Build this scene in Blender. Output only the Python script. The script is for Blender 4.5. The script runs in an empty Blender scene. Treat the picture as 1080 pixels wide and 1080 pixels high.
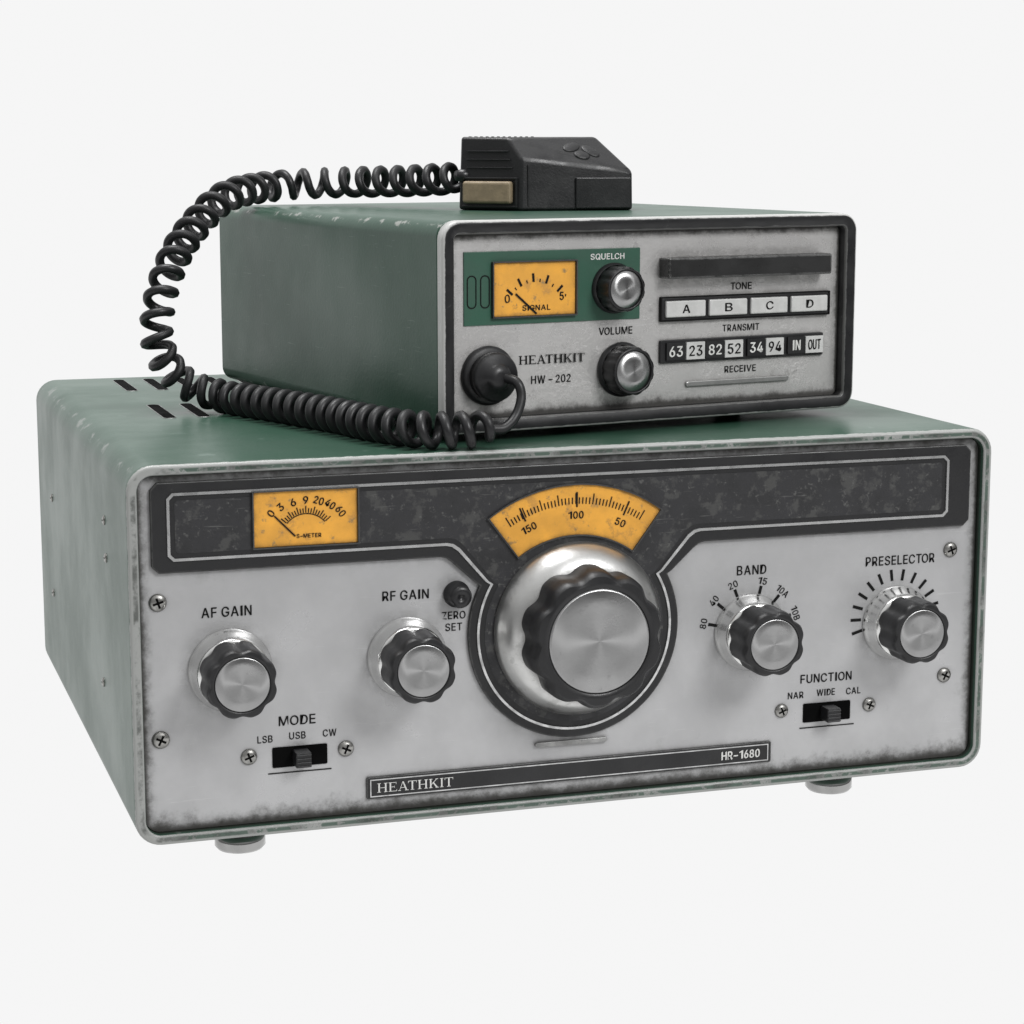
import bpy, math, bmesh, random, os
import numpy as np
from mathutils import Vector, Matrix
from mathutils.bvhtree import BVHTree
random.seed(3)
S=0.01
col=bpy.context.scene.collection
sc=bpy.context.scene
sc.view_settings.view_transform='Standard'; sc.view_settings.look='None'; sc.view_settings.exposure=0
FONT=None
try:
    for base in (bpy.utils.system_resource('DATAFILES'),bpy.utils.resource_path('LOCAL'),bpy.utils.resource_path('SYSTEM')):
        if not base or FONT: continue
        for sub in ('fonts','datafiles/fonts'):
            p=os.path.join(base,sub,'Inter.woff2')
            if os.path.exists(p) and not FONT: FONT=bpy.data.fonts.load(p)
except Exception as e: print('font',e)

# ---------------------------------------------------------------- materials
def M(name,c,rough=.5,metal=0.,spec=.5,var=.12,vs=.6,wear=None,grime_shade=None,bump=0.,bs=3.,wave=0.,spots=None,spots2=None,aniso=0.,rvar=.12,scr=None,lip=None,edge=None,corner=None,rim=None):
    m=bpy.data.materials.new(name); m.use_nodes=True; nt=m.node_tree; N=nt.nodes; L=nt.links
    b=N['Principled BSDF']
    tc=N.new('ShaderNodeTexCoord'); sc_=N.new('ShaderNodeVectorMath'); sc_.operation='SCALE'; sc_.inputs['Scale'].default_value=100
    L.new(tc.outputs['Object'],sc_.inputs[0]); V=sc_.outputs[0]
    def noise(scale,detail=4,rough_=.6,vec=None,dist=0):
        n=N.new('ShaderNodeTexNoise'); n.inputs['Scale'].default_value=scale; n.inputs['Detail'].default_value=detail
        n.inputs['Roughness'].default_value=rough_; n.inputs['Distortion'].default_value=dist
        L.new(vec or V,n.inputs['Vector']); return n.outputs['Fac']
    def math_(op,a,bb=0.,clamp=False):
        n=N.new('ShaderNodeMath'); n.operation=op; n.use_clamp=clamp
        for i,x in enumerate((a,bb)):
            if isinstance(x,(int,float)): n.inputs[i].default_value=x
            else: L.new(x,n.inputs[i])
        return n.outputs[0]
    def ramp(x,a,bb,lo=0.,hi=1.):
        n=N.new('ShaderNodeMapRange'); n.interpolation_type='SMOOTHSTEP'
        L.new(x,n.inputs['Value']); n.inputs['From Min'].default_value=a; n.inputs['From Max'].default_value=bb
        n.inputs['To Min'].default_value=lo; n.inputs['To Max'].default_value=hi; return n.outputs[0]
    def mix(f,a,bb):
        n=N.new('ShaderNodeMix'); n.data_type='RGBA'; L.new(f,n.inputs[0])
        for s,x in ((6,a),(7,bb)):
            if isinstance(x,tuple): n.inputs[s].default_value=(*x,1)
            else: L.new(x,n.inputs[s])
        return n.outputs[2]
    def mixv(f,a,bb):
        n=N.new('ShaderNodeMix'); n.data_type='FLOAT'; L.new(f,n.inputs[0])
        for s,x in ((2,a),(3,bb)):
            if isinstance(x,(int,float)): n.inputs[s].default_value=x
            else: L.new(x,n.inputs[s])
        return n.outputs[0]
    sx=N.new('ShaderNodeSeparateXYZ'); L.new(V,sx.inputs[0]); X,Y,Z=sx.outputs['X'],sx.outputs['Y'],sx.outputs['Z']
    def inset(Wd,Hd,r):
        qx=math_('SUBTRACT',math_('ABSOLUTE',math_('SUBTRACT',X,Wd/2)),Wd/2-r)
        qz=math_('SUBTRACT',math_('ABSOLUTE',math_('SUBTRACT',Z,Hd/2)),Hd/2-r)
        px=math_('MAXIMUM',qx,0.); pz=math_('MAXIMUM',qz,0.)
        l=math_('SQRT',math_('ADD',math_('MULTIPLY',px,px),math_('MULTIPLY',pz,pz)))
        d=math_('ADD',math_('SUBTRACT',l,r),math_('MINIMUM',math_('MAXIMUM',qx,qz),0.))
        return math_('MULTIPLY',d,-1.)
    n1=noise(vs)
    lo=tuple(x*(1-var) for x in c); hi=tuple(min(1,x*(1+var)) for x in c)
    C=mix(ramp(n1,.3,.7),lo,hi)
    R=ramp(n1,.3,.7,min(1,rough+rvar),max(.03,rough-rvar))
    Mt=metal
    for sp in (spots,spots2):
        if sp:
            sc2,th,cc,amt=sp
            f=ramp(noise(sc2,6,.68),th,th+.1,0,amt)
            C=mix(f,C,cc)
    if scr:
        for rot,sc3,th in (((.5,.6,0),(.5,.6,9),.69),((-.4,-.8,.3),(.6,.5,12),.70)):
            mp=N.new('ShaderNodeMapping'); L.new(V,mp.inputs[0]); mp.inputs['Scale'].default_value=sc3; mp.inputs['Rotation'].default_value=rot
            f=ramp(noise(1.4,3,.5,mp.outputs[0],.5),th,th+.04,0,scr[1]); C=mix(f,C,scr[0])
    if corner:
        Wd,Hd,r,cc,amt=corner
        a=math_('MINIMUM',X,math_('SUBTRACT',Wd,X)); z_=math_('MINIMUM',Z,math_('SUBTRACT',Hd,Z))
        mm=math_('SUBTRACT',r,math_('MAXIMUM',a,z_))
        f=ramp(math_('ADD',mm,math_('MULTIPLY',math_('SUBTRACT',noise(.9,7,.75),.5),r*3.0)),r*.75,r*.95,0,amt)
        f=math_('MULTIPLY',f,ramp(mm,0.,r*.3,0,1))
        C=mix(f,C,cc)
    if lip:
        Wd,Hd,r,wc=lip
        ins=inset(Wd,Hd,r); nz=noise(2.0,6,.72); nzs=math_('SUBTRACT',nz,.5)
        # continuous bare-metal rim over the whole folded lip, darkened by grime, some green left on the flat
        f0=math_('MULTIPLY',ramp(math_('ADD',Y,math_('MULTIPLY',nzs,.22)),.09,.15,.95,0),ramp(ins,.36,.375,1,0))
        f3=math_('MULTIPLY',ramp(noise(1.0,6,.7),.42,.62,0,.75),ramp(math_('ABSOLUTE',math_('SUBTRACT',ins,.22)),.05,.13,1,0))
        left=ramp(math_('ADD',nz,ramp(X,.3,2.5,.25,0)),.50,.56,1,0)
        f2=math_('MULTIPLY',math_('MULTIPLY',left,ramp(math_('ABSOLUTE',math_('SUBTRACT',ins,.21)),.04,.10,.85,0)),ramp(Y,.0,.2,1,0))
        C=mix(f0,C,wc); C=mix(f2,C,(.035,.075,.052)); C=mix(math_('MULTIPLY',f3,ramp(Y,.0,.2,1,0)),C,(.035,.040,.034))
        f4=math_('MULTIPLY',ramp(noise(1.1,7,.75),.62,.65,0,.5),ramp(Y,.15,1.4,1,0)); C=mix(f4,C,(.16,.18,.165))
        f5=ramp(Y,.2,.26,0,1); f5=math_('MULTIPLY',f5,ramp(ins,.3,.34,0,.85)); C=mix(f5,C,(.02,.022,.018))
    if rim:
        Wd,Hd,r,wc=rim
        ins=inset(Wd,Hd,r); nzs=math_('SUBTRACT',noise(1.8,6,.72),.5)
        f=ramp(math_('ADD',ins,math_('MULTIPLY',nzs,.10)),.055,.10,.95,0); C=mix(f,C,wc)
        f=ramp(math_('ADD',ins,math_('MULTIPLY',nzs,.10)),.435,.46,0,.5); f=math_('MULTIPLY',f,ramp(Y,.0,.06,1,0)); C=mix(f,C,tuple(x*.5 for x in wc))
        f=ramp(nzs,.15,.22,0,.5); C=mix(f,C,tuple(x*.3 for x in wc))
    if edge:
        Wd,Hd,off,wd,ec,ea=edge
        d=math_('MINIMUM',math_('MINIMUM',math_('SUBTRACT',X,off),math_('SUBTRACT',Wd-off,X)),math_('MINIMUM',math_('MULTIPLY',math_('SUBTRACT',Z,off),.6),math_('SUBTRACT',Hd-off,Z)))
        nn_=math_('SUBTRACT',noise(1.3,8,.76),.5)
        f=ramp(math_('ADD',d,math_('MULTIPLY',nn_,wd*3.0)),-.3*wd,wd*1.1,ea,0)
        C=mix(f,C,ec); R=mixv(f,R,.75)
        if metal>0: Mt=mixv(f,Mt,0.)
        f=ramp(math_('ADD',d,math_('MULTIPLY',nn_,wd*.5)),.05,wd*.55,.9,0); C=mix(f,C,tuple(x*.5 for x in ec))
    if grime_shade:
        gc,gd,ga=grime_shade
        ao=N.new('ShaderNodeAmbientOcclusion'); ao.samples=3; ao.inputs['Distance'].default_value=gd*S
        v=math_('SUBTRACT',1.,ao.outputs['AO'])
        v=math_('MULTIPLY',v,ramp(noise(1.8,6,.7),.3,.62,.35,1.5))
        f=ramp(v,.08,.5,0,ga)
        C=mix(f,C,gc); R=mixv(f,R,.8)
    if wear:
        wc,wr,wa=wear
        bv=N.new('ShaderNodeBevel'); bv.samples=3; bv.inputs['Radius'].default_value=wr*S
        ge=N.new('ShaderNodeNewGeometry')
        dp=N.new('ShaderNodeVectorMath'); dp.operation='DOT_PRODUCT'; L.new(bv.outputs[0],dp.inputs[0]); L.new(ge.outputs['True Normal'],dp.inputs[1])
        e=math_('SUBTRACT',1.,dp.outputs['Value'])
        e=math_('MULTIPLY',e,ramp(noise(2.2,6,.72),.36,.6,.15,2.2))
        f=ramp(e,.02,.07,0,wa)
        C=mix(f,C,wc); R=mixv(f,R,.35)
    L.new(C,b.inputs['Base Color'])
    L.new(R,b.inputs['Roughness'])
    if isinstance(Mt,(int,float)): b.inputs['Metallic'].default_value=Mt
    else: L.new(Mt,b.inputs['Metallic'])
    b.inputs['Specular IOR Level'].default_value=spec
    if aniso:
        b.inputs['Anisotropic'].default_value=aniso
        t=N.new('ShaderNodeTangent'); t.direction_type='RADIAL'; t.axis='Y'; L.new(t.outputs[0],b.inputs['Tangent'])
    if bump or wave:
        bp=N.new('ShaderNodeBump'); bp.inputs['Strength'].default_value=1; bp.inputs['Distance'].default_value=bump*S; L.new(noise(bs,3,.65),bp.inputs['Height'])
        last=bp
        if wave:
            b2=N.new('ShaderNodeBump'); b2.inputs['Strength'].default_value=1; b2.inputs['Distance'].default_value=wave*S
            L.new(noise(.3,1,.5),b2.inputs['Height']); L.new(bp.outputs[0],b2.inputs['Normal']); last=b2
        L.new(last.outputs[0],b.inputs['Normal'])
    return m
W,H,D=34.,13.76,29.47
W2,H2,D2=18.84,7.9,22.36
RR=.95; r2=.6
m_shell=M('green_paint',(.024,.066,.043),.35,spec=.45,var=.08,vs=.16,spots=(1.8,.71,(.10,.14,.115),.5),bump=.007,bs=6,wave=.07,scr=((.09,.14,.115),.6),rvar=.05,lip=(W,H,RR,(.33,.335,.325)),corner=(W,H,RR,(.19,.21,.195),.8))
m_shell2=M('green_paint_small_case',(.023,.063,.041),.36,spec=.45,var=.08,vs=.16,spots=(1.8,.71,(.09,.13,.105),.5),bump=.007,bs=6,wave=.07,scr=((.09,.14,.115),.6),rvar=.05,corner=(W2,H2,r2,(.28,.29,.27),.85))
m_green2=M('green_print',(.030,.09,.060),.45,var=.12,spots=(2,.63,(.05,.09,.07),.7),spots2=(5,.70,(.3,.33,.3),.6),bump=.006)
m_panel=M('grey_panel_paint',(.46,.46,.465),.36,metal=.35,var=.06,vs=.35,spots=(.9,.63,(.38,.38,.38),.5),spots2=(4.,.72,(.18,.18,.18),.5),edge=(W,H,.36,.45,(.05,.047,.042),.85),grime_shade=((.07,.068,.062),.55,.35),bump=.004,bs=7,scr=((.60,.60,.60),.3),rvar=.1)  # edge band: grime plus the recess shadow painted into the colour
m_panel2=M('brushed_metal_panel',(.66,.65,.64),.28,metal=.55,var=.12,vs=.7,spots=(1.2,.60,(.46,.45,.44),.7),spots2=(4.,.66,(.22,.215,.21),.6),edge=(W2,H2,.5,.34,(.05,.048,.044),.9),grime_shade=((.07,.068,.062),.4,.5),bump=.018,bs=5,scr=((.85,.85,.85),.4))
m_black=M('black_plastic',(.012,.012,.013),.42,var=.2,wear=((.13,.13,.125),.06,.7),spots=(2.2,.64,(.04,.04,.038),.6),bump=.006,bs=9)
m_bezel=M('black_bezel_paint',(.010,.010,.011),.36,var=.2,rim=(W2,H2,r2+.1,(.46,.46,.45)),spots=(1.6,.66,(.04,.04,.037),.6),bump=.005,bs=6)
m_bar=M('black_bar_plastic',(.014,.014,.014),.38,var=.2,wear=((.24,.24,.235),.07,.85),spots=(1.2,.62,(.04,.04,.038),.6),bump=.008,bs=6)
m_band=M('worn_dark_band',(.022,.022,.024),.48,var=.3,vs=.9,spots=(1.3,.52,(.060,.060,.058),.75),spots2=(4.5,.58,(.12,.12,.115),.6),bump=.012,bs=8,rvar=.15,scr=((.15,.15,.145),.5))
m_rub=M('black_rubber',(.010,.010,.011),.42,var=.15,spots=(2.5,.64,(.03,.03,.03),.5),bump=.004,bs=12)
m_cord=M('cord_rubber',(.013,.013,.014),.45,var=.2,spots=(1.5,.62,(.035,.035,.035),.5),spec=.4)
m_mic=M('microphone_plastic',(.012,.012,.013),.38,var=.2,bump=.008,bs=11,spots=(1.5,.60,(.028,.028,.028),.7))
m_chrome=M('worn_chrome',(.74,.74,.73),.18,metal=1,var=.06,spots=(1.6,.62,(.46,.46,.45),.6),bump=.004,bs=4,rvar=.06)
m_satin=M('satin_metal',(.60,.60,.59),.34,metal=1,var=.10,spots=(1.3,.56,(.40,.40,.39),.6),bump=.006,bs=4,grime_shade=((.08,.078,.07),.35,.5),rvar=.06)
m_alu=M('spun_aluminium',(.38,.38,.38),.30,metal=1,var=.06,aniso=.85,spots=(2.,.60,(.26,.26,.26),.6),rvar=.04,bump=.003,bs=10)
m_silver=M('silver_trim',(.60,.60,.60),.28,metal=.9,var=.2,vs=2,spots=(2.5,.62,(.2,.2,.2),.7))
m_dull=M('dull_trim',(.30,.30,.295),.4,metal=.6,var=.2,vs=2,spots=(2.5,.60,(.14,.14,.14),.7))
m_screw=M('screw_steel',(.36,.355,.34),.33,metal=1,var=.25,vs=4,grime_shade=((.04,.038,.03),.2,.8))
m_ink=M('black_ink',(.007,.007,.007),.6,var=.1,spec=.15)
m_white=M('white_ink',(.66,.66,.64),.6,var=.1)
m_key=M('silver_key',(.58,.58,.57),.4,metal=.1,var=.1,vs=2,spots=(3,.64,(.32,.32,.31),.6),bump=.005)
m_yel=M('amber_dial',(.78,.375,.048),.5,var=.12,vs=.8,spots=(1.3,.54,(.50,.25,.055),.7),spots2=(2.6,.60,(.24,.175,.085),.8),grime_shade=((.20,.11,.03),.7,.7))  # occlusion mask paints edge shading into the amber
m_tan=M('tan_button_plastic',(.25,.195,.125),.5,var=.15,vs=2,spots=(3,.6,(.34,.29,.2),.5),bump=.01,bs=9)
m_dark=M('dark_slot',(.003,.003,.003),.9,var=.1,spec=.05)
m_foot=M('foot_metal',(.36,.36,.355),.10,metal=1,var=.15,bump=.002)

# ---------------------------------------------------------------- mesh builder
class B:
    def __init__(s): s.v=[];s.f=[];s.m=[];s.mats=[];s.sm=[]
    def mi(s,m):
        if m not in s.mats: s.mats.append(m)
        return s.mats.index(m)
    def raw(s,vs,fs,m,smooth=False):
        o=len(s.v); s.v+= [tuple(v) for v in vs]; k=s.mi(m)
        for f in fs: s.f.append([i+o for i in f]); s.m.append(k); s.sm.append(smooth)
    def prism(s,poly,y0,y1,m,mf=None):
        n=len(poly)
        A=sum(poly[i][0]*poly[(i+1)%n][1]-poly[(i+1)%n][0]*poly[i][1] for i in range(n))
        if A<0: poly=poly[::-1]
        vs=[(x,y0,z) for x,z in poly]+[(x,y1,z) for x,z in poly]
        o=len(s.v); s.v+=vs; k=s.mi(m); k2=s.mi(mf or m)
        s.f.append([o+i for i in range(n)]); s.m.append(k2); s.sm.append(False)
        for f in [list(range(n,2*n))[::-1]]+[[i,n+i,n+(i+1)%n,(i+1)%n] for i in range(n)]:
            s.f.append([o+i for i in f]); s.m.append(k); s.sm.append(False)
    def flat(s,poly,y,m):
        n=len(poly)
        A=sum(poly[i][0]*poly[(i+1)%n][1]-poly[(i+1)%n][0]*poly[i][1] for i in range(n))
        if A<0: poly=poly[::-1]
        s.raw([(x,y,z) for x,z in poly],[list(range(n))],m)
    def box(s,x0,x1,y0,y1,z0,z1,m): s.prism([(x0,z0),(x1,z0),(x1,z1),(x0,z1)],y0,y1,m)
    def loops(s,Ls,m,cap0=False,cap1=False,smooth=True,closed=True):
        n=len(Ls[0]); vs=[p for l in Ls for p in l]; fs=[]
        for j in range(len(Ls)-1):
            for i in range(n if closed else n-1):
                a=j*n+i;b_=j*n+(i+1)%n; fs.append([a,b_,b_+n,a+n])
        if cap0: fs.append(list(range(n))[::-1])
        if cap1: fs.append([(len(Ls)-1)*n+i for i in range(n)])
        s.raw(vs,fs,m,smooth)
    def lathe(s,prof,m,seg=64,cx=0,cz=0,mod=None,cap=True,smooth=True):
        Ls=[]
        for r,y in prof:
            l=[]
            for i in range(seg):
                t=2*math.pi*i/seg; rr=r*(mod(t) if mod else 1)
                l.append((cx+rr*math.cos(t),y,cz+rr*math.sin(t)))
            Ls.append(l)
        s.loops(Ls,m,False,cap,smooth)
    def tick(s,cx,cz,a,r0,r1,w,y,m):
        c_,s_=math.cos(a),math.sin(a)
        s.flat([(cx+r0*c_+w/2*s_,cz+r0*s_-w/2*c_),(cx+r1*c_+w/2*s_,cz+r1*s_-w/2*c_),(cx+r1*c_-w/2*s_,cz+r1*s_+w/2*c_),(cx+r0*c_-w/2*s_,cz+r0*s_+w/2*c_)],y,m)
    def line(s,p,q,w,y,m,w2=None):
        a=math.atan2(q[1]-p[1],q[0]-p[0]); s.tick(p[0],p[1],a,0,math.hypot(q[0]-p[0],q[1]-p[1]),w,y,m)
    def text(s,t,cx,cz,w,h,y,m,rot=0,bold=.05):
        """bold = stroke gain as a fraction of the cap height, by three slightly shifted copies"""
        vs,fs,(x0,x1,z0,z1)=glyphs(t)
        sx=w/(x1-x0); sz=h/(z1-z0)
        c_,s_=math.cos(rot),math.sin(rot)
        g=bold*h/2
        for n_,(dx,dz) in enumerate(((0,0),(g,g*.5),(-g,-g*.5)) if bold else ((0,0),)):
            out=[]
            for x,z,k in vs:
                X=(x-(x0+x1)/2)*sx+dx; Z=(z-(z0+z1)/2)*sz+dz
                out.append((cx+X*c_-Z*s_,y-k*.0008-n_*.0016,cz+X*s_+Z*c_))
            s.raw(out,fs,m)
    def obj(s,name,parent=None,loc=(0,0,0),bev=0,rot=None,seg=2,wn=False):
        me=bpy.data.meshes.new(name); me.from_pydata([(x*S,y*S,z*S) for x,y,z in s.v],[],s.f)
        for m in s.mats: me.materials.append(m)
        for p,k,sm in zip(me.polygons,s.m,s.sm): p.material_index=k; p.use_smooth=sm
        me.update()
        o=bpy.data.objects.new(name,me); col.objects.link(o); o.location=[a*S for a in loc]
        if rot: o.rotation_euler=rot
        if parent: o.parent=parent
        if bev:
            md=o.modifiers.new('bevel','BEVEL'); md.width=bev*S; md.segments=seg; md.limit_method='ANGLE'; md.angle_limit=math.radians(35)
        if wn:
            for p in me.polygons: p.use_smooth=True
            md=o.modifiers.new('weighted','WEIGHTED_NORMAL'); md.weight=100; md.mode='FACE_AREA'
        return o
_c={}
CAP=.727
def glyph1(c):
    if c in _c: return _c[c]
    k=c; sw=.105
    if c=='I': _c[k]=([(0,0,0),(sw,0,0),(sw,CAP,0),(0,CAP,0)],[[0,1,2,3]],sw); return _c[k]
    if c=='1':
        _c[k]=([(.20,0,0),(.20+sw,0,0),(.20+sw,CAP,0),(.235,CAP,0),(.03,.60,0),(.03,.50,0),(.20,.60,0)],[[0,1,2,6],[6,2,3],[6,3,4,5]],.20+sw); return _c[k]
    if c=='-':
        _c[k]=([(0,.25,0),(.32,.25,0),(.32,.34,0),(0,.34,0)],[[0,1,2,3]],.32); return _c[k]
    cu=bpy.data.curves.new('t','FONT'); cu.body='O' if c=='Q' else c; cu.size=1; cu.resolution_u=4
    if FONT: cu.font=FONT
    ob=bpy.data.objects.new('t',cu); col.objects.link(ob)
    dg=bpy.context.evaluated_depsgraph_get(); me=bpy.data.meshes.new_from_object(ob.evaluated_get(dg))
    vs=[(v.co.x,v.co.y) for v in me.vertices]; fs=[list(p.vertices) for p in me.polygons]
    bpy.data.objects.remove(ob); bpy.data.curves.remove(cu); bpy.data.meshes.remove(me)
    x0=min(v[0] for v in vs)
    zm=max(v[1] for v in vs); zz=CAP/zm if c!="'" else 1
    vs=[(x-x0,z*zz,0) for x,z in vs]; wd=max(v[0] for v in vs)
    if c=='Q':
        n=len(vs); vs+=[(wd*.56,.20,1),(wd*.67,.27,1),(wd*1.04,.02,1),(wd*.93,-.06,1)]; fs=fs+[[n,n+3,n+2,n+1]]
    _c[k]=(vs,fs,wd); return _c[k]
def glyphs(t):
    x=0; V=[];F=[]; prev=None
    for c in t:
        if c==' ': x+=.30; prev=None; continue
        if prev: x+= .13-(.065 if (prev in 'ATVWYL' and c in 'ATVWYCO') else 0)-(.02 if prev in 'COGDQ' or c in 'COGQ' else 0)
        vs,fs,wd=glyph1(c); o=len(V)
        V+=[(a+x,b_,k) for a,b_,k in vs]; F+=[[i+o for i in f] for f in fs]
        x+=wd; prev=c
    return V,F,(0,x,0,CAP)
def label(t,x,z,w,h,y,m,parent,rot=0,bold=.05):
    b=B(); b.text(t,x,z,w,h,y,m,rot,bold); return b.obj('printed_label',parent)
def serif_word(b,word,cx,cz,w,h,y,m,k_=1.):
    t_=.055*k_; 
    def bx(a,c,d,e): return [(a,d),(c,d),(c,e),(a,e)]
    def vert(x): return [bx(x-.075*k_,x+.075*k_,0,1),bx(x-.19,x+.19,0,t_),bx(x-.19,x+.19,1-t_,1)]
    G={'H':vert(.28)+vert(.98)+[bx(.3,.98,.5-t_/2,.5+t_/2)],
       'E':vert(.28)+[bx(.3,.92,1-t_,1),bx(.87,.92,.78,1),bx(.3,.72,.5-t_/2,.5+t_/2),bx(.67,.72,.39,.61),bx(.3,.97,0,t_),bx(.92,.97,0,.22)],
       'A':[[(.18,0),(.18+t_,0),(.62,1),(.62-t_,1)],[(.53,1),(.66,1),(1.07,0),(.90,0)],bx(.33,.90,.30,.30+t_),bx(.06,.36,0,t_),bx(.80,1.2,0,t_)],
       'T':vert(.56)+[bx(.1,1.02,1-t_,1),bx(.1,.15,.76,1),bx(.97,1.02,.76,1)],
       'K':vert(.28)+[[(.3,.38),(.35,.33),(.98,.96),(.92,1)],[(.48,.6),(.58,.67),(1.08,0),(.88,0)],bx(.80,1.16,0,t_),bx(.78,1.08,1-t_,1)],
       'I':vert(.28)}
    x=0;P=[];prev=''
    for c in word:
        g=G[c]; a=min(p[0] for q_ in g for p in q_); e=max(p[0] for q_ in g for p in q_)
        if prev: x+=-.06 if prev+c in('AT','TA') else .12
        for q_ in g: P.append([(x+p[0]-a,p[1]) for p in q_])
        x+=e-a; prev=c
    for k,p in enumerate(P):
        b.flat([(cx-w/2+a*w/x,cz-h/2+d*h) for a,d in p],y-k*.0012,m)
def rrect(x0,x1,z0,z1,r,seg=6):
    pts=[]
    for (cx,cz,a0) in ((x1-r,z1-r,0),(x0+r,z1-r,90),(x0+r,z0+r,180),(x1-r,z0+r,270)):
        for i in range(seg+1):
            a=math.radians(a0+90*i/seg); pts.append((cx+r*math.cos(a),cz+r*math.sin(a)))
    return pts
def ring3(ins,y,W,H,r,seg=8):
    return [(x,y,z) for x,z in rrect(ins,W-ins,ins,H-ins,max(.08,r-ins),seg)]
def frame(parent,x0,x1,z0,z1,w,y0,y1,m,loc):
    b=B(); Q=[[(x,y,z) for x,z in rrect(x0-k,x1+k,z0-k,z1+k,.03,2)] for k,y in ((w,y1),(w,y0),(0,y0),(0,y1))]
    b.loops(Q,m,smooth=False); return b.obj('frame',parent,loc)
def empty(name,loc,rotz=0):
    e=bpy.data.objects.new(name,None); col.objects.link(e); e.location=[a*S for a in loc]; e.rotation_euler=(0,0,rotz); e.empty_display_size=.05; return e

# ---------------------------------------------------------------- ground (white sheet, glow added to match the backdrop and show no shadow)
BG=.92
gm=bpy.data.materials.new('glowing_white_ground'); gm.use_nodes=True; nt=gm.node_tree
nt.nodes.clear(); em=nt.nodes.new('ShaderNodeEmission'); em.inputs[0].default_value=(BG,BG,BG,1); ou=nt.nodes.new('ShaderNodeOutputMaterial'); nt.links.new(em.outputs[0],ou.inputs[0])
b=B(); b.raw([(-120,-60,0),(150,-60,0),(150,300,0),(-120,300,0)],[[0,1,2,3]],gm); g=b.obj('ground'); g['kind']='structure'

# ---------------------------------------------------------------- LOWER RECEIVER
FH=1.3
R=empty('radio_receiver',(0,0,0))
R['label']='large worn green tabletop radio receiver with grey knobbed front'; R['category']='radio'
O=(0,0,FH)
b=B(); rr=RR
Ls=[ring3(i,y,W,H,rr) for i,y in ((.38,1.2),(.38,.10),(.35,.04),(.30,0),(.11,0),(.035,.04),(0,.14))]
for k in range(1,7): Ls.append(ring3(0,.14+.3*k,W,H,rr))
Ls+=[ring3(i,y,W,H,rr) for i,y in ((0,D-.2),(.06,D-.05),(.2,D))]
b.loops(Ls,m_shell,cap1=True,smooth=True)
case=b.obj('case',R,O,wn=True)
for (y,z) in ((23.8,9.0),(24.5,4.5),(6,10.9),(5.8,9.5),(7.6,4.3)):
    b=B(); b.lathe([(.18,.01),(.18,-.04),(.1,-.08)],m_screw,16); b.box(-.1,.1,-.085,-.05,-.02,.02,m_dark)
    s_=b.obj('side_screw',case,(0,y,z),rot=(0,0,-math.pi/2))
for x in (3.7,5.1,6.5,7.9,9.3,10.7):
    for y0 in (13.2,23.6):
        b=B()
        n=10; hw=.27; ln=4.4
        pts=[(x+hw*math.cos(a),y0+hw*math.sin(a)) for a in [math.pi+math.pi*i/n for i in range(n+1)]]+[(x+hw*math.cos(a),y0+ln+hw*math.sin(a)) for a in [math.pi*i/n for i in range(n+1)]]
        pin=[(x+(px-x)*.90,y0+ln/2+(py-y0-ln/2)*.985) for px,py in pts]
        b.loops([[(px,py,H-.01) for px,py in pts],[(px,py,H+.02) for px,py in pts],[(px,py,H+.018) for px,py in pin]],m_dull)
        b.raw([(px,py,H+.022) for px,py in pin],[list(range(len(pin)))],m_dark)
        b.obj('vent_slot',case,(0,0,0))
for x in (4.3,28.7):
    for y in (3.,26.):
        b=B(); Ls=[]
        for r,z in ((1.0,1.35),(1.0,.75),(.82,.72),(.82,.62),(.95,.58),(.95,.12),(.85,0)):
            Ls.append([(r*math.cos(2*math.pi*i/40),r*math.sin(2*math.pi*i/40),z) for i in range(40)])
        b.loops(Ls[::-1],m_foot,True,False,True); b.obj('foot',R,(x,y,0),bev=0)
PY=.42; dP=PY-.3
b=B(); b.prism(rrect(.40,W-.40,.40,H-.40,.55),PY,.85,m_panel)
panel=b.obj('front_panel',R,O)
KC=(16.65,6.8)
def bandpoly(x0,x1,zt,zb,xd0,xd1,r,ang,cr=.25):
    a0=math.radians(ang); pts=[(x0+cr,zt),(x1-cr,zt),(x1,zt-cr),(x1,zb+cr),(x1-cr,zb)]
    jx=KC[0]+r*math.cos(a0); jz=KC[1]+r*math.sin(a0)
    pts+=[(xd1+.35,zb),(xd1+.12,zb-.05),(xd1-.12,zb-.22),(jx+.18,jz+.12)]
    n=60
    for i in range(n+1):
        a=a0-(math.pi+2*a0)*i/n; pts.append((KC[0]+r*math.cos(a),KC[1]+r*math.sin(a)))
    jx=KC[0]-r*math.cos(a0)
    pts+=[(jx-.18,jz+.12),(xd0+.12,zb-.22),(xd0-.12,zb-.05),(xd0-.35,zb),(x0+cr,zb),(x0,zb+cr),(x0,zt-cr)]
    return pts
OB=(0,dP,FH)
b=B(); b.prism(bandpoly(.85,33.2,13.10,9.85,11.75,21.55,4.18,27),.14,.32,m_black); band=b.obj('display_band',R,OB,bev=.04)
sil_o=bandpoly(1.42,32.22,12.72,10.28,11.95,21.35,3.86,30,.2)
sil_i=bandpoly(1.52,32.12,12.62,10.38,12.02,21.28,3.77,31,.15)
b=B()
b.loops([[(x,.145,z) for x,z in sil_o],[(x,.08,z) for x,z in sil_o],[(x,.08,z) for x,z in sil_i],[(x,.145,z) for x,z in sil_i]],m_silver,smooth=False)
b.obj('silver_outline',band)
b=B(); b.flat(bandpoly(1.70,31.94,12.45,10.55,12.1,21.2,3.55,32,.1),.125,m_band); b.obj('speckled_inlay',band)
b=B(); b.prism([(4.5,10.6),(8.3,10.6),(8.3,12.6),(4.5,12.6)],.10,.16,m_yel)
met=b.obj('signal_meter',R,OB,bev=.02)
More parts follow.
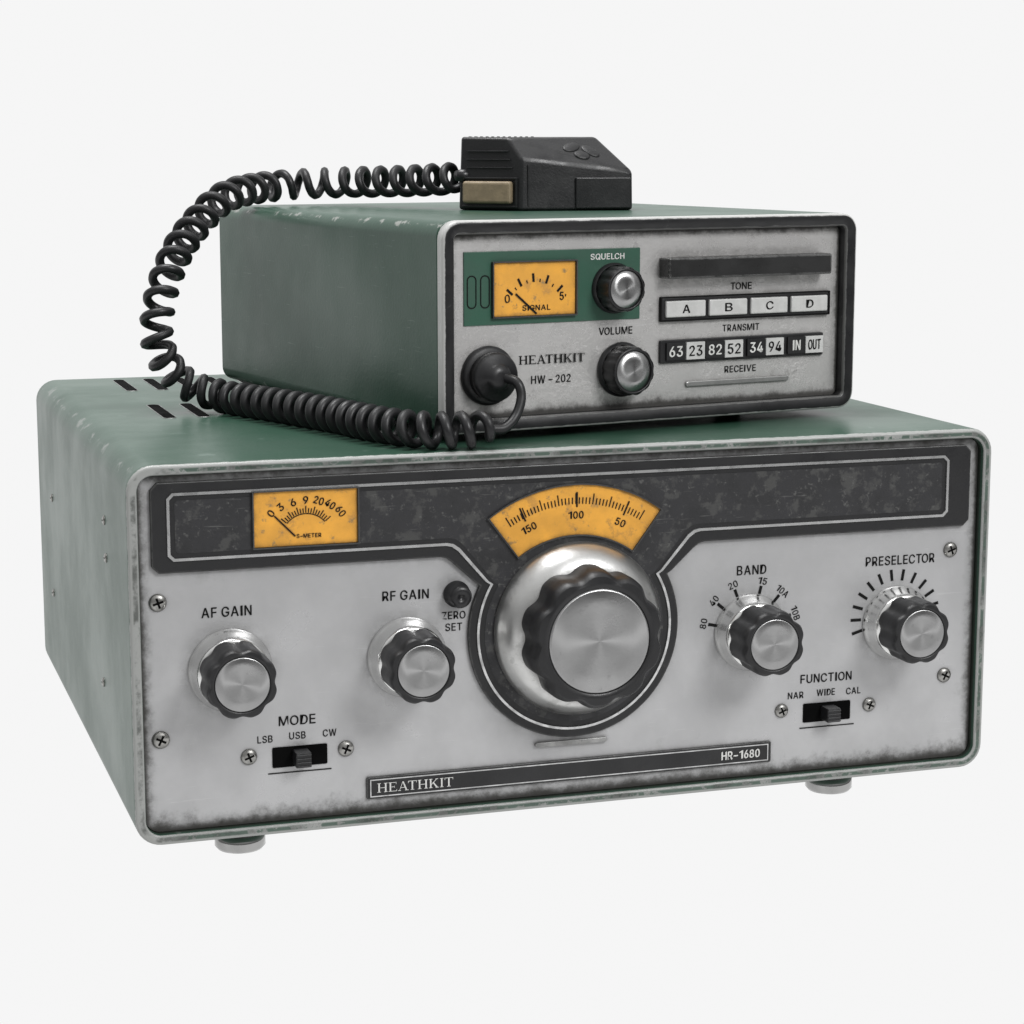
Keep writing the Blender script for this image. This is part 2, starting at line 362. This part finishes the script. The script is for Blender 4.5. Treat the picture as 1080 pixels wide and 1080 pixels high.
frame(met,4.5,8.3,10.6,12.6,.05,.0,.15,m_black,(0,0,0))  # thin rim added so the occlusion mask darkens the meter edges
b=B(); y=.085; mc=(6.4,10.85)
for t,x,z in (('0',5.13,11.82),('3',5.48,12.03),('6',5.94,12.18),('9',6.4,12.24),('20',6.88,12.2),('40',7.3,12.05),('60',7.68,11.77)):
    a=math.atan2(z-mc[1],x-mc[0])-math.pi/2
    b.text(t,x,z,.19*len(t)*.95,.27,y,m_ink,a)
n=18
for i in range(n+1):
    a=math.radians(140-100*i/n); b.tick(mc[0],mc[1],a,.93,1.1 if i%3 else 1.18,.035,y,m_ink)
for i in range(24):
    a0=math.radians(140-100*i/24);a1=math.radians(140-100*(i+1)/24)
    b.line((mc[0]+.9*math.cos(a0),mc[1]+.9*math.sin(a0)),(mc[0]+.9*math.cos(a1),mc[1]+.9*math.sin(a1)),.03,y,m_ink)
b.text('S-METER',6.5,10.95,.9,.14,y,m_ink)
b.obj('lettering',met)
b=B(); b.line((6.0,10.95),(5.25,11.72),.05,.07,m_ink); b.obj('needle',met)
b=B(); a0,a1=math.radians(127),math.radians(53); n=30
def arcpts(ro,rz): return [(KC[0]+ro*math.cos(a0+(a1-a0)*i/n),KC[1]+rz*math.sin(a0+(a1-a0)*i/n)) for i in range(n+1)]
po=arcpts(5.62,5.5); pi_=arcpts(3.75,3.62)
Ls=[[(x,.16,z) for x,z in po],[(x,.105,z) for x,z in po],[(x,.105,z) for x,z in pi_],[(x,.16,z) for x,z in pi_]]
b.loops(Ls,m_yel,smooth=False,closed=False)
fix=b.obj('tuning_dial',R,OB)
b=B()
po2=po+pi_[::-1]
a0+=.012; a1-=.012; po3=arcpts(5.67,5.55)+arcpts(3.70,3.57)[::-1]
b.loops([[(x,.15,z) for x,z in po3],[(x,.02,z) for x,z in po3],[(x,.02,z) for x,z in po2],[(x,.15,z) for x,z in po2]],m_black,smooth=False)
b.obj('frame',fix)
b=B(); y=.09
n=40
for i in range(n+1):
    a=math.radians(122-64*i/n); b.tick(KC[0],KC[1],a,4.78,5.02 if i%5 else 5.18,.04,y,m_ink)
for a in (115,89.5,66):
    b.tick(KC[0],KC[1],math.radians(a),4.66,5.22,.06,y-.003,m_ink)
for t,a in (('150',115),('100',90),('50',66)):
    A=math.radians(a); b.text(t,KC[0]+4.36*math.cos(A),KC[1]+4.36*math.sin(A),.2*len(t),.27,y,m_ink,A-math.pi/2)
b.obj('lettering',fix)
def knob(parent,cx,cz,yb,Rs,Rc,dep,nl,off,facer=.8,amp=.085,name='knob',face=m_alu):
    seg=nl*20
    def mod(t): return 1-amp*(.5+.5*math.cos(nl*t))**1.8
    b=B(); f=-dep
    b.lathe([(Rc*1.0,-.38*dep+0),(Rc,f+.26*Rc),(Rc*.985,f+.12*Rc),(Rc*.95,f+.04*Rc),(Rc*.92,f+.01*Rc)],m_rub,seg,mod=mod,cap=False)
    b.lathe([(Rc*.82,f),(Rc*(facer+.02),f),(Rc*facer,f+.05)],m_rub,seg,cap=False)
    C_=[(math.cos(2*math.pi*i/seg),math.sin(2*math.pi*i/seg),mod(2*math.pi*i/seg)) for i in range(seg)]
    L1=[(Rc*.92*q*c,f+.01*Rc,Rc*.92*q*s) for c,s,q in C_]
    L2=[(Rc*.82*c,f,Rc*.82*s) for c,s,q in C_]
    L0=[(Rc*.8*c,-.02,Rc*.8*s) for c,s,q in C_]
    L00=[(Rc*q*c,-.38*dep,Rc*q*s) for c,s,q in C_]
    b.loops([L1,L2],m_rub); b.loops([L0,L00],m_rub)
    k=b.obj(name,parent,(cx,yb,cz+off))
    b=B(); b.lathe([(Rc*facer,f+.06),(Rc*facer,f+.03),(Rc*(facer-.04),f+.005),(Rc*.5,f+.02),(Rc*.25,f+.03),(Rc*.01,f+.035)],face,96)
    b.obj('metal_face',k)
    if Rs:
        b=B(); b.lathe([(Rs,0),(Rs,-.10),(Rs*.97,-.18),(Rs*.93,-.30),(Rs*.89,-.62),(Rs*.86,-.82),(Rs*.80,-.88),(Rs*.6,-.88)],m_chrome,96); b.obj('knob_skirt',k)
    return k
KY=PY-.02
knob(R,3.58,6.18,KY,1.52,1.30,2.35,8,FH,facer=.76)
knob(R,10.14,6.18,KY,1.50,1.28,2.35,8,FH,facer=.76)
knob(R,23.9,6.15,KY,1.50,1.30,2.3,8,FH,facer=.76)
knob(R,30.2,6.1,KY,1.48,1.26,2.15,8,FH,facer=.76)
bk=knob(R,KC[0]+.1,KC[1]+.05,.12+dP,0,2.62,2.45,10,FH,facer=.75,amp=.075,name='tuning_knob')
b=B(); b.lathe([(3.3,0),(3.32,-.12),(3.2,-.3),(2.95,-.75),(2.55,-1.05),(2.2,-1.1)],m_satin,128); b.obj('knob_skirt',bk)
b=B(); b.lathe([(.5,0),(.5,-.1),(.42,-.18),(.42,-.6),(.36,-.7),(.12,-.72),(.10,-.66)],m_rub,40); b.obj('small_knob',R,(12.05,KY,8.42+FH))
def screw(parent,x,z,y,r,a):
    b=B(); b.lathe([(r,0.01),(r,-.04),(r*.85,-.10),(r*.5,-.14)],m_screw,24)
    for q in (a,a+math.pi/2):
        c_,s_=math.cos(q),math.sin(q); l=r*.6; w=r*.12
        b.flat([(-l*c_+w*s_,-l*s_-w*c_),(l*c_+w*s_,l*s_-w*c_),(l*c_-w*s_,l*s_+w*c_),(-l*c_-w*s_,-l*s_+w*c_)],-.145-.002*(q>a),m_dark)
    return b.obj('screw',parent,(x,y,z))
for i,(x,z,r) in enumerate(((1.05,8.8,.32),(1.03,3.8,.32),(32.5,8.9,.3),(32.4,3.8,.3),(4.2,2.9,.3),(7.8,2.9,.3),(25.3,2.9,.28),(29.1,2.85,.28))):
    screw(R,x,z+FH,PY,r,.3+i*.8)
for cx,cz in ((6.08,2.78),(27.25,2.72)):
    b=B(); b.prism(rrect(cx-1.02,cx+1.02,cz-.38,cz+.38,.05,2),PY-.03,PY+.05,m_dark); sw=b.obj('slide_switch',R,O)
    b=B(); b.box(cx-.28,cx+.28,PY-.70,PY-.03,cz-.28,cz+.28,m_rub)
    for k in range(4): b.box(cx-.285,cx+.285,PY-.74,PY-.66,cz-.25+.14*k,cz-.19+.14*k,m_rub)
    b.obj('switch_lever',sw,bev=.03)
b=B(); b.prism(rrect(15.1,18.0,2.32,2.5,.09,4),PY-.14,PY+.02,m_dull); b.obj('trim_bar',R,O,bev=.03)
b=B(); b.prism(rrect(8.55,24.85,.90,1.74,.06,2),PY-.1,PY+.02,m_black)
st=b.obj('name_strip',R,O,bev=.03)
b=B()
for (x0,x1,z0,z1) in ((8.68,24.72,.98,1.02),(8.68,24.72,1.61,1.65),(8.68,8.72,1.02,1.61),(24.68,24.72,1.02,1.61)): b.box(x0,x1,PY-.12,PY-.1,z0,z1,m_silver)
b.obj('silver_outline',st)
b=B(); serif_word(b,'HEATHKIT',10.4,1.315,2.9,.35,PY-.115,m_white,1.1); b.obj('printed_label',st)
label('HR-1680',23.55,1.315,1.6,.32,PY-.115,m_white,st,bold=.08)
y=PY-.012
for t,x,z,w,h in (('AF GAIN',3.5,8.32,1.8,.36),('RF GAIN',10.12,8.5,1.75,.35),('ZERO',11.95,7.62,.90,.28),('SET',11.95,7.18,.64,.28),('BAND',23.92,8.6,1.22,.36),
    ('PRESELECTOR',30.3,8.62,3.0,.36),('FUNCTION',27.2,4.1,2.2,.34),('NAR',25.9,3.47,.66,.26),('WIDE',27.2,3.5,.78,.26),('CAL',28.4,3.47,.62,.26),
    ('MODE',6.0,4.13,1.35,.35),('LSB',4.8,3.5,.55,.26),('USB',6.0,3.55,.6,.26),('CW',7.2,3.55,.5,.26)):
    label(t,x,z,w,h,y,m_ink,panel)
b=B()
for t,a in (('80',168),('40',140),('20',112),('15',76),('10A',48),('10B',17)):
    A=math.radians(a); b.text(t,23.9+2.0*math.cos(A),6.2+2.0*math.sin(A),.19*len(t),.26,y,m_ink,A-math.pi/2)
    b.tick(23.9,6.2,A,1.48,1.80,.12,y,m_ink)
b.obj('band_scale',panel)
b=B()
for i in range(13):
    A=math.radians(196-i*16.5); b.tick(30.15,6.3,A,1.5,1.95,.12,y,m_ink)
b.obj('preselector_scale',panel)
b=B(); b.box(4.9,7.25,PY-.02,PY,2.17,2.21,m_ink); b.obj('printed_line',panel)
b=B(); b.box(26.1,28.45,PY-.02,PY,2.1,2.14,m_ink); b.obj('printed_line',panel)

# ---------------------------------------------------------------- UPPER TRANSCEIVER
ph=.1866; UO=(11.99,1.91,FH+H); G2=.35
T=empty('radio_transceiver',UO,ph)
T['label']='small green radio with metal front resting on the larger radio'; T['category']='radio'
O2=(0,0,G2)
b=B(); b.loops([ring3(i,y,W2,H2,r2) for i,y in ((.3,.36),(.06,.36),(0,.42),(0,D2-.15),(.05,D2-.04),(.15,D2))],m_shell2,cap1=True)
cs=b.obj('case',T,O2,wn=True)
b=B(); b.loops([ring3(i,y,W2,H2,r2+.1) for i,y in ((.51,.9),(.51,.0),(.44,-.10),(.14,-.15),(.03,-.1),(0,.0),(0,.34),(.3,.345))],m_bezel)
b.obj('bezel',T,O2,wn=True)
for x,y in ((2,4.5),(16.8,6),(2,20),(16.8,20)):
    b=B(); Ls=[[(r*math.cos(2*math.pi*i/24),r*math.sin(2*math.pi*i/24),z) for i in range(24)] for r,z in ((.55,0),(.6,.36))]
    b.loops(Ls,m_rub,True,True); b.obj('foot',T,(x,y,0))
P2=.4
b=B(); b.prism(rrect(.5,W2-.5,.5,H2-.5,.3),P2,.85,m_panel2); pan2=b.obj('front_panel',T,O2)
b=B(); b.prism([(1.1,3.98),(8.78,3.98),(8.78,6.72),(1.1,6.72)],P2-.05,P2+.02,m_green2); gp=b.obj('meter_plate',T,O2,bev=.02)
for x in (1.42,1.98):
    b=B()
    o_=rrect(x-.2,x+.2,4.62,5.85,.18,4); i_=rrect(x-.16,x+.16,4.66,5.81,.15,4)
    b.loops([[(a,P2-.055,c_) for a,c_ in o_],[(a,P2-.07,c_) for a,c_ in o_],[(a,P2-.07,c_) for a,c_ in i_],[(a,P2-.055,c_) for a,c_ in i_]],m_ink,smooth=False)
    b.obj('slot_outline',gp)
label('SQUELCH',7.3,6.42,1.5,.22,P2-.06,m_white,gp,bold=.08)
b=B(); b.prism([(2.3,4.28),(5.86,4.28),(5.86,6.3),(2.3,6.3)],P2-.10,P2-.04,m_yel); mt=b.obj('signal_meter',T,O2,bev=.02)
frame(mt,2.3,5.86,4.28,6.3,.05,P2-.2,P2-.05,m_black,(0,0,0))  # added rim, drives the painted darkening along the meter edges
b=B(); y=P2-.115
b.text('0',2.9,4.95,.21,.3,y,m_ink); b.text("5'",5.3,4.98,.27,.3,y,m_ink); b.text('SIGNAL',4.15,4.58,1.2,.2,y,m_ink)
mc=(4.12,4.25)
for a in (140,118,94,70,44):
    b.tick(mc[0],mc[1],math.radians(a),1.3,1.62,.09,y,m_ink)
for a in (129,106,82,57): b.tick(mc[0],mc[1],math.radians(a),1.3,1.42,.04,y,m_ink)
b.obj('lettering',mt)
b=B(); b.line((4.15,4.35),(3.25,5.12),.07,P2-.13,m_ink); b.obj('needle',mt)
def knob2(cx,cz,Rc):
    b=B(); nl=12
    mod=lambda t:1-.045*(.5+.5*math.cos(nl*t))**2
    b.lathe([(Rc*1.12,0),(Rc*1.12,-.12),(Rc*1.02,-.2)],m_rub,96,cap=False)
    b.lathe([(Rc,-.15),(Rc,-.88),(Rc*.95,-.98)],m_rub,nl*16,mod=mod,cap=False)
    b.lathe([(Rc*.93,-.97),(Rc*.85,-1.02),(Rc*.83,-.97)],m_rub,96,cap=False)
    k=b.obj('knob',T,(cx,P2-.04,cz+G2))
    b=B(); b.lathe([(Rc*.83,-.96),(Rc*.81,-1.0),(Rc*.4,-1.01),(.01,-1.01)],m_alu,64); b.obj('metal_face',k)
knob2(7.58,5.2,.87); knob2(7.95,2.05,.95)
b=B(); b.box(9.68,17.45,P2-.75,P2+.02,5.5,6.32,m_bar); sb=b.obj('cover_bar',T,O2,bev=.07)
b=B(); b.prism(rrect(9.74,17.78,3.86,4.74,.08,3),P2-.14,P2+.02,m_rub); fr=b.obj('button_frame',T,O2,bev=.03)
frame(fr,9.74,17.78,3.86,4.74,.045,P2-.16,P2,m_ink,(0,0,0))
for t,x0,x1 in (('A',9.88,11.72),('B',11.90,13.70),('C',13.88,15.66),('D',15.84,17.64)):
    b=B(); b.box(x0,x1,P2-.26,P2-.1,3.98,4.62,m_key)
    b.obj('push_button',fr,bev=.05)
    k=label(t,(x0+x1)/2,4.3,.34,.32,P2-.268,m_ink,fr,bold=.08)
b=B(); b.prism(rrect(9.7,17.55,2.18,3.1,.06,3),P2-.12,P2+.02,m_rub); fr2=b.obj('channel_frame',T,O2,bev=.03)
for t,xc,pale in (('63',10.38,0),('23',11.28,1),('82',12.22,0),('52',13.1,1),('34',14.2,0),('94',15.08,1),('IN',16.17,0),('OUT',17.03,1)):  # pale keys with dark print between black ones
    b=B(); w=.43
    b.box(xc-w,xc+w,P2-(.24 if pale else .2),P2-.1,2.3,2.98,m_key if pale else m_rub)
    b.text(t,xc,2.64,.60 if t!='IN' else .36,.40,P2-(.25 if pale else .21),m_ink if pale else m_white,bold=.07)
    b.obj('channel_button',fr2)
b=B(); b.prism(rrect(10.94,15.9,1.2,1.42,.1,4),P2-.1,P2+.02,m_dull); b.obj('trim_bar',T,O2,bev=.04)
y=P2-.012
for t,x,z,w,h in (('VOLUME',7.72,3.55,1.5,.28),('HW - 202',4.85,1.83,1.72,.3),('TONE',13.55,5.10,1.0,.27),('TRANSMIT',13.57,3.45,1.75,.26),('RECEIVE',13.57,1.80,1.5,.26)):
    label(t,x,z,w,h,y,m_ink,pan2,bold=.06)
b=B(); serif_word(b,'HEATHKIT',4.88,2.6,2.85,.33,y,m_ink,1.3); b.obj('printed_label',pan2)
b=B(); b.lathe([(1.12,0),(1.12,-.15),(1.0,-.25),(.7,-.25)],m_rub,64); b.obj('microphone_socket',T,(2.1,P2,2.1+G2))

# ---------------------------------------------------------------- MICROPHONE
ZT=FH+H+G2+H2
cr=np.array([.951,-.309,0]); fw=np.array([.309,.951,0])
MO=(18.3,11.8,ZT)
Mi=empty('hand_microphone',MO)
Mi['label']='black hand microphone with coiled black cord, lying on the small radio'; Mi['category']='microphone'
def q(a,f,z): v=cr*a+fw*f; return (v[0],v[1],z)
pts=[q(-2.6,1.3,.02),q(0,0,.02),q(4.7,1.1,.02),q(4.6,5.6,.02),q(-2.0,5.8,.02),
     q(-2.5,1.4,3.05),q(-.55,.42,3.02),q(.03,.06,2.15),q(4.68,1.2,1.62),q(3.15,2.3,3.05),q(3.1,5.0,3.05),q(-2.0,5.2,3.05),q(4.5,5.4,1.62)]
bm=bmesh.new(); vv=[bm.verts.new(Vector(p)*S) for p in pts]; bmesh.ops.convex_hull(bm,input=vv)
bmesh.ops.dissolve_limit(bm,angle_limit=math.radians(5),verts=bm.verts[:],edges=bm.edges[:])
bvh=BVHTree.FromBMesh(bm)
me=bpy.data.meshes.new('body'); bm.to_mesh(me); bm.free(); me.materials.append(m_mic)
mb=bpy.data.objects.new('body',me); col.objects.link(mb); mb.parent=Mi
for p in me.polygons: p.use_smooth=True
md=mb.modifiers.new('bevel','BEVEL'); md.width=.13*S; md.segments=3; md.limit_method='ANGLE'; md.angle_limit=math.radians(8); md.harden_normals=True
def sideframe(P0,P1):
    A0=np.array(P0);A1=np.array(P1); ax=(A1-A0)/np.linalg.norm(A1-A0); an=np.cross(ax,[0,0,1])
    def bx(b,u0,u1,z0,z1,d0,d1,m):
        def on(u,d,z): v=A0+ax*u+an*d; return (v[0],v[1],z)
        vs=[on(u,d,z) for d in (d0,d1) for (u,z) in ((u0,z0),(u1,z0),(u1,z1),(u0,z1))]
        b.raw(vs,[[3,2,1,0],[4,5,6,7],[0,1,5,4],[1,2,6,5],[2,3,7,6],[3,0,4,7]],m)
    return bx
Abox=sideframe(q(-2.53,1.31,0),q(0,0,0)); Bbox=sideframe(q(.0,.0,0),q(4.7,1.1,0))
b=B(); Abox(b,.22,2.5,.30,1.22,-.1,.30,m_tan); b.obj('talk_button',Mi,bev=.12,seg=3)
b=B()
Abox(b,.12,2.72,.14,.22,-.1,.12,m_mic); Abox(b,.12,2.72,1.30,1.38,-.1,.12,m_mic); Abox(b,2.64,2.72,.22,1.30,-.1,.12,m_mic)
b.obj('button_guard',Mi,bev=.02)
b=B()
for k in range(3): Abox(b,.3,2.45-.1*k,1.75+.34*k,1.80+.34*k,-.1,.015,m_mic)
b.obj('side_ribs',Mi,bev=.015)
b=B()
for k in range(12):
    x0=-2.2+.24*k; b.raw([q(x0+dx,f,z) for z in (2.98,3.07) for dx,f in ((0,2.0),(.12,2.0),(.12,4.8),(0,4.8))],[[3,2,1,0],[4,5,6,7],[0,1,5,4],[1,2,6,5],[2,3,7,6],[3,0,4,7]],m_mic)
b.obj('top_ribs',Mi,bev=.02)
b=B(); Bbox(b,.30,.37,.2,1.9,-.05,.03,m_mic); b.obj('seam_ridge',Mi,bev=.01)
b=B(); Bbox(b,2.35,4.74,.10,1.38,-.3,.10,m_mic); b.obj('nose_block',Mi,bev=.05,seg=3)
pA,pB,pC=np.array(q(.03,.06,2.15)),np.array(q(4.68,1.2,1.62)),np.array(q(3.15,2.3,3.05))
nrm=np.cross(pB-pA,pC-pA); nrm/=np.linalg.norm(nrm)
if nrm[2]<0: nrm=-nrm
ex=(pB-pA)/np.linalg.norm(pB-pA); ey=np.cross(nrm,ex)
cen=(pA+pB+pC)/3+ey*.10-ex*.1
b=B()
def blob(cx,cy,rx,ry,a):
    n=20; vs=[]
    for sc3,d in ((1,-.05),(1,.02),(.8,.05)):
        for i in range(n):
            t=2*math.pi*i/n; X=rx*sc3*math.cos(t); Y=ry*sc3*math.sin(t)
            X,Y=X*math.cos(a)-Y*math.sin(a),X*math.sin(a)+Y*math.cos(a)
            P=cen+ex*(cx+X)+ey*(cy+Y)
            h,_,_,_=bvh.ray_cast(Vector(P+nrm*3)*S,Vector(-nrm))
            if h is not None: P=np.array(h)/S
            vs.append(tuple(P+nrm*d))
    b.raw(vs,[[j*n+i,j*n+(i+1)%n,(j+1)*n+(i+1)%n,(j+1)*n+i] for j in range(2) for i in range(n)]+[list(range(2*n,3*n))],m_mic,True)
blob(-.42,.2,.45,.26,.6); blob(.42,.15,.45,.26,-.6); blob(0,-.2,.36,.26,0)
b.obj('embossed_emblem',Mi)

def l2w(x,y,z):
    return (UO[0]+x*math.cos(ph)-y*math.sin(ph),UO[1]+x*math.sin(ph)+y*math.cos(ph),z+UO[2]+G2)
K=[(16.56,14.4,23.33),(14.9,18.5,23.15),(12.92,21.6,23.05),(10.24,22.3,22.9),(7.50,19.5,22.55),(5.70,17.45,21.4),(4.35,15.54,19.95),(3.55,14.44,18.13),(3.5,14.21,16.49),(4.49,14.7,15.08),(6.0,13.87,14.49),
   (7.55,9.86,14.49),(8.84,6.35,14.49),(9.88,2.9,14.49),(11.0,.95,14.49),(12.4,.45,14.49),(13.5,.50,14.49)]
K=[(x,y,z+FH) for x,y,z in K]
def spline(P,n=24):
    P=[np.array(p,float) for p in P]; P=[2*P[0]-P[1]]+P+[2*P[-1]-P[-2]]; out=[]
    for i in range(1,len(P)-2):
        for k in range(n):
            t=k/n; a,b_,c_,d=P[i-1],P[i],P[i+1],P[i+2]
            out.append(.5*((2*b_)+(-a+c_)*t+(2*a-5*b_+4*c_-d)*t*t+(-a+3*b_-3*c_+d)*t**3))
    out.append(P[-2]); return out
def resample(P,step):
    P=np.array(P); d=np.r_[0,np.cumsum(np.linalg.norm(np.diff(P,axis=0),axis=1))]; n=int(d[-1]/step)
    s=np.linspace(0,d[-1],n); return np.c_[np.interp(s,d,P[:,0]),np.interp(s,d,P[:,1]),np.interp(s,d,P[:,2])],s
path,s_=resample(spline(K),.03)
Ltot=s_[-1]
T_=np.gradient(path,axis=0); T_/=np.linalg.norm(T_,axis=1)[:,None]
Nn=np.zeros_like(T_); v=np.cross(T_[0],[0,0,1]); Nn[0]=v/np.linalg.norm(v)
for i in range(1,len(path)):
    v=Nn[i-1]-T_[i]*(Nn[i-1]@T_[i]); Nn[i]=v/np.linalg.norm(v)
Bn=np.cross(T_,Nn)
phs=0; hel=[]
for i in range(len(path)):
    u=s_[i]/Ltot
    pitch=np.interp(u,[0,.12,.20,.27,.33,.42,.55,.62,.7,1],[1.25,1.15,.95,1.1,1.2,1.02,.86,.84,.82,.70])
    phs+=2*math.pi*.03/pitch
    r=np.interp(s_[i],[0,.4,Ltot-.4,Ltot],[.1,.53,.53,.15])
    hel.append(path[i]+r*(Nn[i]*math.cos(phs)+Bn[i]*math.sin(phs)))
tail=[hel[-1]]+[np.array(l2w(*p)) for p in ((1.75,-1.6,.36),(2.3,-1.45,.75),(2.62,-1.3,1.4),(2.55,-1.1,1.95),(2.25,-.5,2.12))]
head=[np.array((17.0,14.0,24.75)),np.array((16.7,14.3,24.7))]
full=head+hel+spline(tail,10)[1:]
full,_=resample(full,.065)
def tube(P,r,seg=8):
    b=B(); P=np.array(P); T_=np.gradient(P,axis=0); T_/=np.linalg.norm(T_,axis=1)[:,None]
    v=np.cross(T_[0],[.1,.2,1]); n_=v/np.linalg.norm(v); Ls=[]
    for i in range(len(P)):
        v=n_-T_[i]*(n_@T_[i]); n_=v/np.linalg.norm(v); bb=np.cross(T_[i],n_)
        Ls.append([tuple(P[i]+r*(n_*math.cos(a)+bb*math.sin(a))) for a in [2*math.pi*k/seg for k in range(seg)]])
    b.loops(Ls,m_cord,True,True,True); return b
tb=tube(full-np.array(MO),.19)
tb.obj('coiled_cord',Mi)
b=B(); b.lathe([(.62,.0),(.9,-.15),(.93,-.5),(.84,-.62),(.55,-.66),(.5,-.8),(.3,-.92),(.2,-.94)],m_rub,48)
pl=b.obj('plug',Mi); w=l2w(2.1,P2-.2,2.1); pl.location=[(w[i]-MO[i])*S for i in range(3)]; pl.rotation_euler=(0,0,ph)
b=B(); b.lathe([(.36,0),(.34,-.25),(.28,-.3),(.3,-.5),(.22,-.9)],m_rub,24)
sr=b.obj('strain_relief',Mi); sr.location=[(a-c_)*S for a,c_ in zip((16.95,14.05,24.75),MO)]; sr.rotation_euler=(0,0,-1.2)

# ---------------------------------------------------------------- camera
yaw,pitch=.3145,.1672
f=Vector((math.sin(yaw)*math.cos(pitch),math.cos(yaw)*math.cos(pitch),-math.sin(pitch)))
cam=bpy.data.cameras.new('camera'); co=bpy.data.objects.new('camera',cam); col.objects.link(co)
co.location=(-10.5495*S,-75.7152*S,(24.8777+FH)*S)
r_=Vector((math.cos(yaw),-math.sin(yaw),0)); u_=r_.cross(f)
mat=Matrix((r_,u_,-f)).transposed(); co.rotation_euler=mat.to_euler()
cam.sensor_width=36; cam.lens=2317.198/1080*36; cam.clip_start=.01; cam.clip_end=100
sc.camera=co
# ---------------------------------------------------------------- world + lights
w=bpy.data.worlds.new('World'); sc.world=w; w.use_nodes=True; nt=w.node_tree; N=nt.nodes; L=nt.links
bg=N['Background']; tc=N.new('ShaderNodeTexCoord'); sp=N.new('ShaderNodeSeparateXYZ'); L.new(tc.outputs['Generated'],sp.inputs[0])
def mr(x,a,b_,lo,hi):
    n=N.new('ShaderNodeMapRange'); n.interpolation_type='SMOOTHSTEP'; L.new(x,n.inputs[0])
    for k,v in zip(('From Min','From Max','To Min','To Max'),(a,b_,lo,hi)): n.inputs[k].default_value=v
    return n.outputs[0]
up_=mr(sp.outputs['Z'],-.1,.8,.14,.75)
mx=N.new('ShaderNodeMix'); mx.data_type='FLOAT'; L.new(mr(sp.outputs['Y'],.45,.7,0,1),mx.inputs[0]); L.new(up_,mx.inputs[2]); mx.inputs[3].default_value=BG
cb=N.new('ShaderNodeCombineColor'); 
for i in range(3): L.new(mx.outputs[0],cb.inputs[i])
L.new(cb.outputs[0],bg.inputs[0]); bg.inputs[1].default_value=1
def area(name,loc,tgt,size,e,sy=None):
    l=bpy.data.lights.new(name,'AREA'); l.energy=e; l.size=size
    if sy: l.shape='RECTANGLE'; l.size_y=sy
    o=bpy.data.objects.new(name,l); col.objects.link(o); o.location=loc
    o.rotation_euler=(Vector(tgt)-Vector(loc)).to_track_quat('-Z','Y').to_euler()
area('key_softbox',(.70,-1.1,1.05),(.15,.05,.1),.45,13.5)
area('top_softbox',(0.0,.2,1.3),(.15,.1,.1),.6,14)
